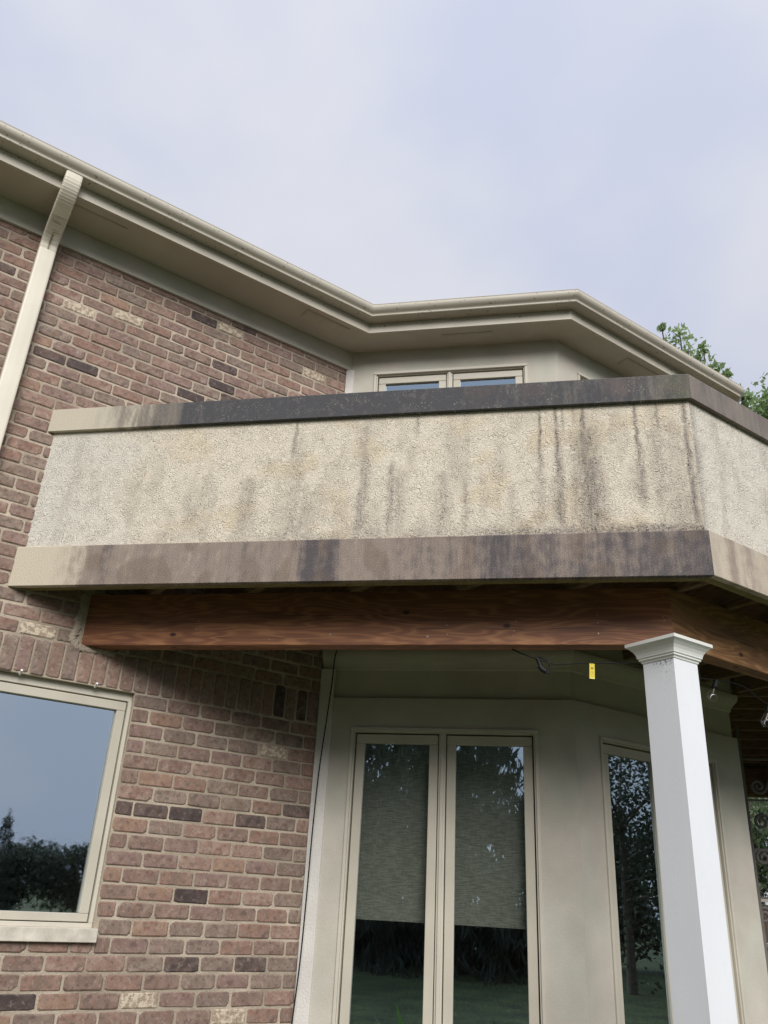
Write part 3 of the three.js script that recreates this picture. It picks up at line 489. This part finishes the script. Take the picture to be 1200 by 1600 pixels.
// ---------------------------------------------------------------- beams and column
function woodTex(w, h, sx, sy, a, b, dark, seed, lines) {
  return tex(w, h, (s, y) => { const q = y * lines + 5.5 * fbm(s * 0.55 + seed, y * 2.2, 3) + 0.5 * n2(s * 2 + seed, y * 30), r = 0.5 + 0.5 * Math.sin(q * 2 * Math.PI), f = n2(s * 4, y * 260 + seed);
    let c = mix3(a, b, 0.6 * r ** 2 + 0.25 * (f * 0.5 + 0.5)); c = mix3(c, dark, 0.5 * sstep(0.1, 0.6, fbm(s * 1.2 + seed, y * 5 + 4)));
    c = mix3(c, [b[0] * 1.15, b[1] * 1.2, b[2] * 1.2], 0.5 * sstep(0.15, 0.5, fbm(s * 2.3 - seed, y * 9, 3)) * (1 - sstep(0.0, 0.17, y - 1.18)));
    for (const [ks, ky] of [[1.83, 1.355], [0.55, 1.24], [2.35, 1.28]]) { const d = Math.hypot((s - ks) / 0.02, (y - ky) / 0.012); c = mix3(c, [38, 18, 12], 0.85 * (1 - sstep(0.5, 1.2, d))); }
    for (const [ca0, cb0, cy, ck] of [[0.2, 0.9, 1.31, 1], [1.05, 1.9, 1.345, 2], [1.7, 2.9, 1.265, 3], [2.2, 2.7, 1.39, 4], [0.7, 1.3, 1.22, 5]]) { const d = Math.abs(y - cy - 0.006 * n2(s * 1.5, ck) - 0.0015 * n2(s * 20, ck)); c = mix3(c, [34, 20, 14], 0.75 * (1 - sstep(0.0006, 0.0022, d)) * sstep(ca0, ca0 + 0.2, s) * (1 - sstep(cb0 - 0.2, cb0, s)) * sstep(-0.4, 0.2, n2(s * 5, ck * 3))); }
    return c; }, { ox: 0, oy: 1.17, sx, sy, wrap: true });
}
const mBeam = std({ map: woodTex(2048, 256, 3.3, 0.32, [118, 73, 47], [168, 117, 78], [88, 53, 36], 3, 26), roughness: 0.6 });
const mBeamU = std({ map: woodTex(1024, 256, 2.6, 0.32, [122, 86, 54], [172, 130, 86], [96, 66, 44], 19, 34), roughness: 0.7 });
const beamLine = [[-2.5, -4.06], [0.6525, -4.06], [2.46, -5.8675], [2.46, -9.9], [-0.2, -9.9]];
const beamNames = ['varnished reddish brown timber beam running from the brick wall to the column', 'grainy tan timber beam running from the column along the balcony front', 'timber beam along the far side of the deck', 'timber beam at the far end of the deck'];
const bProf = [[0, 1.184], [-0.002, 1.181], [-0.092, 1.181], [-0.094, 1.184], [-0.094, 1.472], [0, 1.472]];
sweep(beamLine, bProf).forEach((g, i) => {
  const b = beamLine[i], t = thing('support_beam', beamNames[i], 'beam', [b[0], H + 1.181, b[1]]);
  part(t, 'timber', g, i > 1 ? mJoist : i ? mBeamU : mBeam);
  if (i > 1) return;
  const marks = i ? [[1070, 935]] : [[138, 1003], [138, 994], [144, 978], [226, 970], [234, 1000], [148, 957], [305, 1002], [306, 984], [311, 970], [516, 991.5], [668, 994.5], [699, 991], [698, 977], [696, 967], [697, 953], [803, 986], [806, 970], [802, 993], [935, 990], [934, 973], [933, 961], [932, 938], [1036, 964], [1038, 970], [1035, 932], [421, 999]];
  for (const [x, y] of marks) { const p = onPlaneZ(x, y, -4.06), big = y > 991 && x > 500 && x < 680; const c = new THREE.CylinderGeometry(big ? 0.006 : 0.003, big ? 0.006 : 0.003, 0.004, 10).rotateX(Math.PI / 2); if (i) { const q = onPlaneN(x, y, -2.41); c.rotateY(Math.PI / 4).translate(q.x, q.y, q.z); } else c.translate(p.x, p.y, -4.0595); part(t, 'screw', c, M.screw); }
});
{
  const cu = 3.313, cn = -2.432, hs = 0.0885, [cx, cz] = UN(cu, cn);
  const col = thing('porch_column', 'square white column with a moulded capital under the beam corner', 'column', [cx, 0, cz]);
  const shaftTex = tex(512, 1024, (x, y) => { const g = 5 * grainA(x, y / 3) + 4 * sstep(0.3, 0.8, n2(x * 40, y * 1.5)) * n2b(x * 60, y * 30); let c = [232 + g, 234 + g, 237 + g];
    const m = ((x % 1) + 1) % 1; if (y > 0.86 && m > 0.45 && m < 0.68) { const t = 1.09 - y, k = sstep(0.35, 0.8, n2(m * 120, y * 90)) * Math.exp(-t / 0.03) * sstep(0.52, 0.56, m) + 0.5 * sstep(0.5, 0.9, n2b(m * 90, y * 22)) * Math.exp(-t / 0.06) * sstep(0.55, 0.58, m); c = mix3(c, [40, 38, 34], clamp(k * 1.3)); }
    return c; }, { ox: 0, oy: -1.7, sx: 1, sy: 3 });
  part(col, 'shaft', bx(cu - hs, cu + hs, -H + 0.045, 1.092, cn - hs, cn + hs, 0.002).rotateY(Math.PI / 4), std({ map: shaftTex, roughness: 0.45 }));
  const pr = [[0.05, 1.085], [hs + 0.004, 1.085], [hs + 0.006, 1.093], [hs + 0.013, 1.098], [hs + 0.013, 1.105], [hs + 0.018, 1.109], [hs + 0.019, 1.116], [hs + 0.023, 1.128], [hs + 0.031, 1.142], [hs + 0.043, 1.155], [hs + 0.052, 1.162], [hs + 0.056, 1.164], [hs + 0.056, 1.180], [0.05, 1.180]];
  let cap = new THREE.LatheGeometry(pr.map(p => new THREE.Vector2(p[0] * Math.SQRT2, p[1])), 4, Math.PI / 4).toNonIndexed(); cap.computeVertexNormals(); cap = boxUV(cap);
  part(col, 'capital', cap.rotateY(Math.PI / 4).translate(cx, 0, cz), std({ map: plain([231, 231, 224], 4, 2), roughness: 0.5 }));
}

// ---------------------------------------------------------------- string lights, cables
const tubeAlong = (pts, r, n = 60) => new THREE.TubeGeometry(new THREE.CatmullRomCurve3(pts.map(p => new THREE.Vector3(...p)), false, 'centripetal'), n, r, 7);
{
  const zc = -4.13, Q = (x, y) => { const p = onPlaneZ(x, y, zc); return [p.x, p.y, p.z]; }, QN = (x, y, n = -2.52) => { const p = onPlaneN(x, y, n); return [p.x, p.y, p.z]; };
  const t = thing('string_light', 'black string light cable with clear bulbs and a yellow tag hung under the beams', 'string light', [Q(848, 1033)[0], H + 1.1, zc]);
  part(t, 'cable', tubeAlong([[Q(800, 1014)[0], 1.178, zc], Q(820, 1023), Q(848, 1032), Q(868, 1038), Q(900, 1036.5), Q(960, 1036), Q(1008, 1039), [0.6, 1.1, -4.22], QN(1085, 1058), QN(1119, 1063), QN(1160, 1072), QN(1199, 1100), [1.6, 1.06, -5.16], [2.1, 1.17, -5.62]], 0.0035, 120), M.cable);
  part(t, 'coiled_plug', merge([tubeAlong([Q(836, 1026), Q(842, 1037), Q(850, 1047), Q(857, 1052), Q(860, 1046), Q(858, 1036), Q(850, 1029), Q(840, 1026)], 0.004, 40), tubeAlong([Q(840, 1029), Q(845, 1041), Q(853, 1050)], 0.011, 12), tubeAlong([Q(843, 1040), Q(848, 1046), Q(853, 1049)], 0.015, 8)]), M.cable, 'knotted cable end with plug');
  const tagC = Q(925, 1049); const tg = bx(-0.013, 0.013, -0.038, 0.038, -0.001, 0.001, 0).rotateZ(-0.05).rotateY(0.2).translate(tagC[0], tagC[1], tagC[2] + 0.004);
  const tagTex = tex(64, 128, (x, y, u, v) => { const mark = (Math.abs(u - 0.52) < 0.22 && Math.abs(v - 0.68) < 0.06) || (v > 0.1 && v < 0.5 && Math.abs(u - 0.5) < 0.28 && Math.sin(v * 110) > 0.55 && n2(u * 30, v * 30) > -0.3); return v < 0.06 ? [240, 232, 150] : mark ? [140, 118, 10] : [232, 208, 26]; });
  { const uv = tg.attributes.uv, p = tg.attributes.position; for (let i = 0; i < p.count; i++) uv.setXY(i, (p.getX(i) - tagC[0]) / 0.03 + 0.5, (p.getY(i) - tagC[1]) / 0.078 + 0.5); }
  part(t, 'warning_tag', tg, std({ map: tagTex, roughness: 0.5 }), 'small yellow tag with faint print');
  const glass = new THREE.MeshPhysicalMaterial({ color: 0xffffff, transmission: 1, thickness: 0, ior: 1.5, roughness: 0.02 });
  for (const [a, b] of [[[1119, 1064], [1111, 1094]], [[1201, 1102], [1196, 1134]]]) {
    const A = new THREE.Vector3(...QN(...a)), B = new THREE.Vector3(...QN(...b)), d = B.clone().sub(A), L = d.length(), qt = new THREE.Quaternion().setFromUnitVectors(new THREE.Vector3(0, -1, 0), d.clone().normalize());
    const put = g => g.applyQuaternion(qt).translate(A.x, A.y, A.z);
    const s = part(t, 'socket', put(new THREE.CylinderGeometry(0.012, 0.015, L * 0.36, 14).translate(0, -L * 0.18, 0)), M.cable);
    part(s, 'bulb', put(new THREE.LatheGeometry([[0.012, -L * 0.36], [0.014, -L * 0.45], [0.024, -L * 0.7], [0.027, -L * 0.83], [0.021, -L * 0.95], [0.008, -L], [0, -L]].map(p => new THREE.Vector2(...p)), 18)), glass, 'clear glass bulb');
    part(s, 'filament', put(new THREE.CylinderGeometry(0.003, 0.003, L * 0.3, 8).translate(0, -L * 0.55, 0)), M.screw);
  }
  const pc = thing('power_cable', 'thin black cable hanging down the pale corner board', 'cable', [-1.37, 0, -5.05]);
  const K = (x, y) => { const p = onPlaneZ(x, y, -5.07); return [p.x, p.y, p.z]; };
  part(pc, 'cord', tubeAlong([[-1.26, 1.47, -5.06], K(525, 1020), K(519, 1065), K(511, 1120), K(499, 1200), K(489, 1290), K(479, 1400), K(469, 1500), K(456, 1600), [-1.39, -1.05, -5.05], [-1.36, -1.49, -5.0]], 0.0042, 90), M.cable);
}

// ---------------------------------------------------------------- ornamental iron post, fence, trees
{
  const z = -7.5, t = thing('iron_post', 'grey ornamental iron post with scrolls beyond the bay', 'post', [1.78, 0, z]);
  const bar = (x0, x1, y0, y1) => bx(x0, x1, y0, y1, z - 0.012, z + 0.012, 0.002);
  part(t, 'upright', bar(1.628, 1.652, -1.5, 1.474), M.iron); part(t, 'upright', bar(1.93, 1.954, -1.5, 1.474), M.iron);
  for (const y of [1.2, 0.875, 0.5, 0.15, -0.18, -0.6, -1.0]) part(t, 'rail', bar(1.652, 1.93, y - 0.008, y + 0.008), M.iron);
  const scroll = (cx, cy, flip) => { const pts = []; for (let k = 0; k <= 26; k++) { const a = k / 26 * Math.PI * 3.1, r = 0.012 + 0.048 * k / 26; pts.push(new THREE.Vector3(cx + Math.cos(a + 2.4) * r, cy + flip * Math.sin(a + 2.4) * r, z)); } const e = pts[pts.length - 1]; pts.push(new THREE.Vector3(e.x + 0.035, e.y + flip * 0.07, z), new THREE.Vector3(e.x + 0.07, e.y + flip * 0.12, z), new THREE.Vector3(e.x + 0.13, e.y + flip * 0.13, z));
    return new THREE.TubeGeometry(new THREE.CatmullRomCurve3(pts), 90, 0.0125, 8); };
  for (const [x, y] of [[1172, 1228], [1178, 1284], [1180, 1340], [1181, 1430]]) { const p = onPlaneZ(x, y, z); part(t, 'scroll', scroll(p.x + 0.06, p.y, y > 1250 ? -1 : 1), M.iron); }
}
{
  const t = thing('garden_fence', 'dark slatted garden fence with pale rails past the deck', 'fence', [3, 0, -13.5]);
  for (let k = 0; k < 4; k++) part(t, 'post', bx(1.2 + k * 1.3, 1.29 + k * 1.3, -H, 0.3, -13.6, -13.5), M.iron);
  for (const y of [0.24, -0.32, -0.95]) part(t, 'rail', bx(1.0, 5.3, y - 0.025, y + 0.025, -13.5, -13.46), M.concrete);
  for (let k = 0; k < 30; k++) part(t, 'slat', bx(1.0 + k * 0.143, 1.13 + k * 0.143, -H + 0.05, 0.18, -13.54, -13.52, 0.002), M.fence);
}
function leaves(n, place, size, seed, slim = 0.55) {
  const r = rng(seed), pos = [], p = new THREE.Vector3(), q = new THREE.Quaternion(), e = new THREE.Euler();
  for (let i = 0; i < n; i++) {
    const dir = place(r, p); if (!dir) { i--; continue; }
    const s = size * (0.6 + 0.8 * r()); if (slim < 0.3) e.set((r() - 0.5) * 0.8, r() * 6.28, -1.1 + (r() - 0.5) * 1.1); else e.set(r() * 6.28, r() * 6.28, r() * 6.28); q.setFromEuler(e);
    const c = [[-1, 0, 0], [-0.1, slim, 0.12], [1, 0, 0], [-0.1, -slim, 0.12]].map(v => new THREE.Vector3(...v).multiplyScalar(s / 2).applyQuaternion(q).add(p));
    for (const k of [0, 1, 2, 0, 2, 3]) pos.push(c[k].x, c[k].y, c[k].z);
  }
  const g = new THREE.BufferGeometry(); g.setAttribute('position', new THREE.Float32BufferAttribute(pos, 3)); g.computeVertexNormals(); return g;
}
const leafMat = rgb => new THREE.MeshPhysicalMaterial({ color: new THREE.Color().setRGB(...rgb), roughness: 1, transmission: 0.52, thickness: 0, side: THREE.DoubleSide });
const bark = std({ color: new THREE.Color().setRGB(0.12, 0.1, 0.08), roughness: 1 });
const limb = (a, b, r0, r1) => { const A = new THREE.Vector3(...a), B = new THREE.Vector3(...b), d = B.clone().sub(A); return new THREE.CylinderGeometry(r1, r0, d.length(), 8).applyQuaternion(new THREE.Quaternion().setFromUnitVectors(new THREE.Vector3(0, 1, 0), d.clone().normalize())).translate((A.x + B.x) / 2, (A.y + B.y) / 2, (A.z + B.z) / 2); };
// birch behind the roof: clumps of leaves on thin twigs
function broadleaf(name, label, base, h, clumps, n, size, rgb, seed, group) {
  const t = thing(name, label, 'tree', [base[0], 0, base[1]], group), r = rng(seed), g = [limb([base[0], -H, base[1]], [base[0] + 0.2, h * 0.55, base[1]], h * 0.028, h * 0.015)];
  for (const c of clumps) g.push(limb([base[0] + 0.2 * r(), Math.max(-0.3, c[1] * 0.5), base[1]], [c[0], c[1], c[2]], h * 0.009, 0.008));
  part(t, 'trunk', merge(g), bark);
  part(t, 'crown', leaves(n, (rr, p) => { const c = clumps[Math.floor(rr() * clumps.length)], a = rr() * 6.283, b = Math.acos(2 * rr() - 1), k = rr() ** 0.45 * c[3]; p.set(c[0] + k * Math.sin(b) * Math.cos(a), c[1] + 0.8 * k * Math.cos(b), c[2] + k * Math.sin(b) * Math.sin(a)); return n3(p.x * 1.6 / c[3], p.y * 1.6 / c[3], p.z * 1.6 / c[3]) > -0.35; }, size, seed + 1), leafMat(rgb));
  return t;
}
{
  const at = (x, y, d) => { const v = ray(x, y).normalize().multiplyScalar(d); return [v.x, v.y, v.z]; };
  const c1 = [[1062, 520, 13, 0.16], [1052, 540, 13, 0.24], [1075, 545, 13.1, 0.26], [1085, 560, 13.2, 0.25], [1098, 562, 13, 0.22], [1106, 585, 13, 0.28], [1090, 600, 13.3, 0.4], [1060, 600, 13.5, 0.6], [1110, 640, 13.4, 0.6], [1034, 512, 13, 0.07], [1118, 575, 13, 0.12], [1100, 545, 13, 0.1], [1080, 680, 13.6, 0.9], [1136, 585, 12.9, 0.09], [1160, 620, 12.8, 0.1], [1166, 624, 12.8, 0.1]].map(([x, y, d, r]) => [...at(x, y, d), r]);
  broadleaf('birch_tree', 'loose green birch crown showing over the gutter end', [2.2, -11.2], 7.5, c1, 850, 0.085, [0.3, 0.42, 0.18], 71);
  const c2 = [[1198, 640, 13, 0.4], [1210, 660, 13.2, 0.6], [1240, 640, 13.4, 0.8], [1225, 700, 13, 0.7], [1260, 720, 13.2, 0.9]].map(([x, y, d, r]) => [...at(x, y, d), r]);
  broadleaf('birch_tree', 'dense green tree crown beyond the balcony corner', [4.2, -11.6], 6.8, c2, 2600, 0.09, [0.24, 0.36, 0.13], 72);
  const c3 = [[1190, 1300, 16, 0.8], [1200, 1340, 16.5, 0.9], [1215, 1280, 16.2, 0.9], [1180, 1280, 17, 0.7], [1230, 1350, 16, 1.0]].map(([x, y, d, r]) => [...at(x, y, d), r]);
  broadleaf('garden_tree', 'shady green garden tree behind the iron post', [3.4, -16], 4, c3, 4500, 0.11, [0.1, 0.16, 0.06], 73);
}
// leafy plants in the bed, mirrored low in the tall panes
for (const [x, z, h, k] of [[-0.95, -3.55, 0.85, 1], [-0.25, -3.35, 0.78, 2], [0.15, -3.1, 0.7, 3]]) {
  const t = thing('bed_plant', 'bright green leafy plant in the bed before the bay', 'plant', [x, 0.05, z], 'plants in the bed'), r = rng(k * 31), pos = [];
  for (let i = 0; i < 70; i++) { const a = r() * 6.283, L = h * (0.6 + 0.5 * r()), lean = 0.25 + 0.6 * r(), w = 0.035 + 0.03 * r(); let px = x, py = -H + 0.05, pz = z, prev = null;
    for (let q = 0; q <= 5; q++) { const f = q / 5, th = lean * f * 1.7, wd = w * Math.sin(Math.PI * (0.12 + 0.88 * f)), cx = px, cy = py, cz = pz; const A = [cx - Math.sin(a) * wd, cy, cz + Math.cos(a) * wd], B = [cx + Math.sin(a) * wd, cy, cz - Math.cos(a) * wd];
      if (prev) pos.push(...prev[0], ...prev[1], ...B, ...prev[0], ...B, ...A); prev = [A, B]; px += Math.cos(a) * Math.sin(th) * L / 5; pz += Math.sin(a) * Math.sin(th) * L / 5; py += Math.cos(th) * L / 5; } }
  const g = new THREE.BufferGeometry(); g.setAttribute('position', new THREE.Float32BufferAttribute(pos, 3)); g.computeVertexNormals(); part(t, 'foliage', g, leafMat([0.09, 0.2, 0.04]));
}
// trees of the garden opposite, mirrored in the panes
function conifer(name, label, x, z, h, w, n, seed, group) {
  const t = thing(name, label, 'tree', [x, 0, z], group);
  part(t, 'trunk', limb([x, -H, z], [x, h - H - 0.2, z], h * 0.018, 0.02), bark);
  part(t, 'crown', leaves(n, (r, p) => { const k = 1 - Math.sqrt(r()), y = k * 0.96 + 0.04, a = r() * 6.283, tier = 0.72 + 0.28 * Math.sin(k * 60 + 2 * n3(Math.cos(a) * 2, Math.sin(a) * 2, k * 4)), rad = w * (1 - y) * tier * (0.35 + 0.65 * r() ** 0.4) + 0.05; p.set(x + rad * Math.cos(a), y * h - H - rad * 0.28, z + rad * Math.sin(a)); return n3(p.x * 1.1, p.y * 1.7, p.z * 1.1) > -0.42; }, h * 0.036, seed, 0.2), leafMat([0.035, 0.055, 0.032]));
}
[['tall drooping spruce opposite the bay, seen mirrored in its panes', -2.1, 13.2, 11.5, 3.6], ['spruce opposite the bay, farther back and left of the drooping one', -6.2, 15.5, 11, 3.6], ['slim spruce opposite the bay, between the drooping one and the garden edge', 1.1, 15.2, 10.6, 3.2], ['low bushy spruce opposite the bay, standing behind the others', -4.2, 18.5, 10.8, 4], ['spruce opposite the bay, standing farthest from the lawn edge', 4.6, 18, 10, 3.4]]
  .forEach(([l, x, z, h, w], i) => conifer('spruce_tree', l, x, z, h, w, 12500, 81 + i, 'conifers opposite the house'));
{
  const far = (az, d) => [Math.sin(az * Math.PI / 180) * d - 6.53, Math.cos(az * Math.PI / 180) * d - 6.53];
  const [cx, cz] = far(56.6, 40); conifer('spruce_tree', 'small dark conifer standing taller than the hedge trees around it', cx, cz, 4.35, 1.3, 6000, 90, 'conifers opposite the house');
  const bush = (l, [x, z], h, w, k, n = 2600, sz = 0.2, group = 'hedge across the lawn') => { const r = rng(300 + k), cl = []; for (let i = 0; i < 10; i++) cl.push([x + (r() - 0.5) * w, (0.05 + 0.85 * r()) * (h - 0.6 * w / 2) - H + 0.25 * w, z + (r() - 0.5) * w, w * (0.28 + r() * 0.14)]);
    broadleaf(group[0] === 'h' ? 'hedge_bush' : 'shade_tree', l, [x, z], h * 0.55, cl, n, sz, [0.04, 0.058, 0.03], 400 + k, group); };
  for (let k = 0; k < 17; k++) { const az = 46 + k * 1.75, r = rng(k + 7); bush('bushy dark shrub of the tall hedge across the lawn', far(az, 41 + 2 * r()), 2.75 + 0.5 * r(), 2.4, k); }
  for (let k = 0; k < 9; k++) bush('bushy dark shrub of the hedge behind the shade trees', [Math.sin((80 + k * 3.4) * Math.PI / 180) * 29 - 4.94, Math.cos((80 + k * 3.4) * Math.PI / 180) * 29 - 4.94], 4.4 + 0.3 * (k % 3), 2.6, 60 + k, 2600, 0.2, 'hedge behind the shade trees');
  const side = (az, d) => [Math.sin(az * Math.PI / 180) * d - 4.94, Math.cos(az * Math.PI / 180) * d - 4.94];
  bush('broad shade tree beside the lawn, mirrored behind the column', side(95, 21), 7.4, 6, 40, 16000, 0.11, 'shade trees beside the lawn');
  bush('rounder shade tree to the garden side of the broad one', side(88, 24), 7, 6, 41, 13000, 0.11, 'shade trees beside the lawn');
  bush('shade tree on the house side of the broad one', side(103, 22), 7.2, 6, 42, 13000, 0.11, 'shade trees beside the lawn');
  // the rest of the conifer belt round the garden
  [[-10.5, 14.5, 11], [-14.5, 12, 11.5], [-17.5, 8, 10.8], [-20, 3.5, 11], [8.5, 19.5, 10.5], [12, 21, 10], [-8.5, 19, 11.5], [-13, 17.5, 11]].forEach(([x, z, h], i) => conifer('spruce_tree', 'dark spruce of the belt closing the far side of the garden', x, z, h, 3.7, 7000, 120 + i, 'spruces of the garden belt'));
}
renderer.render(scene, camera);
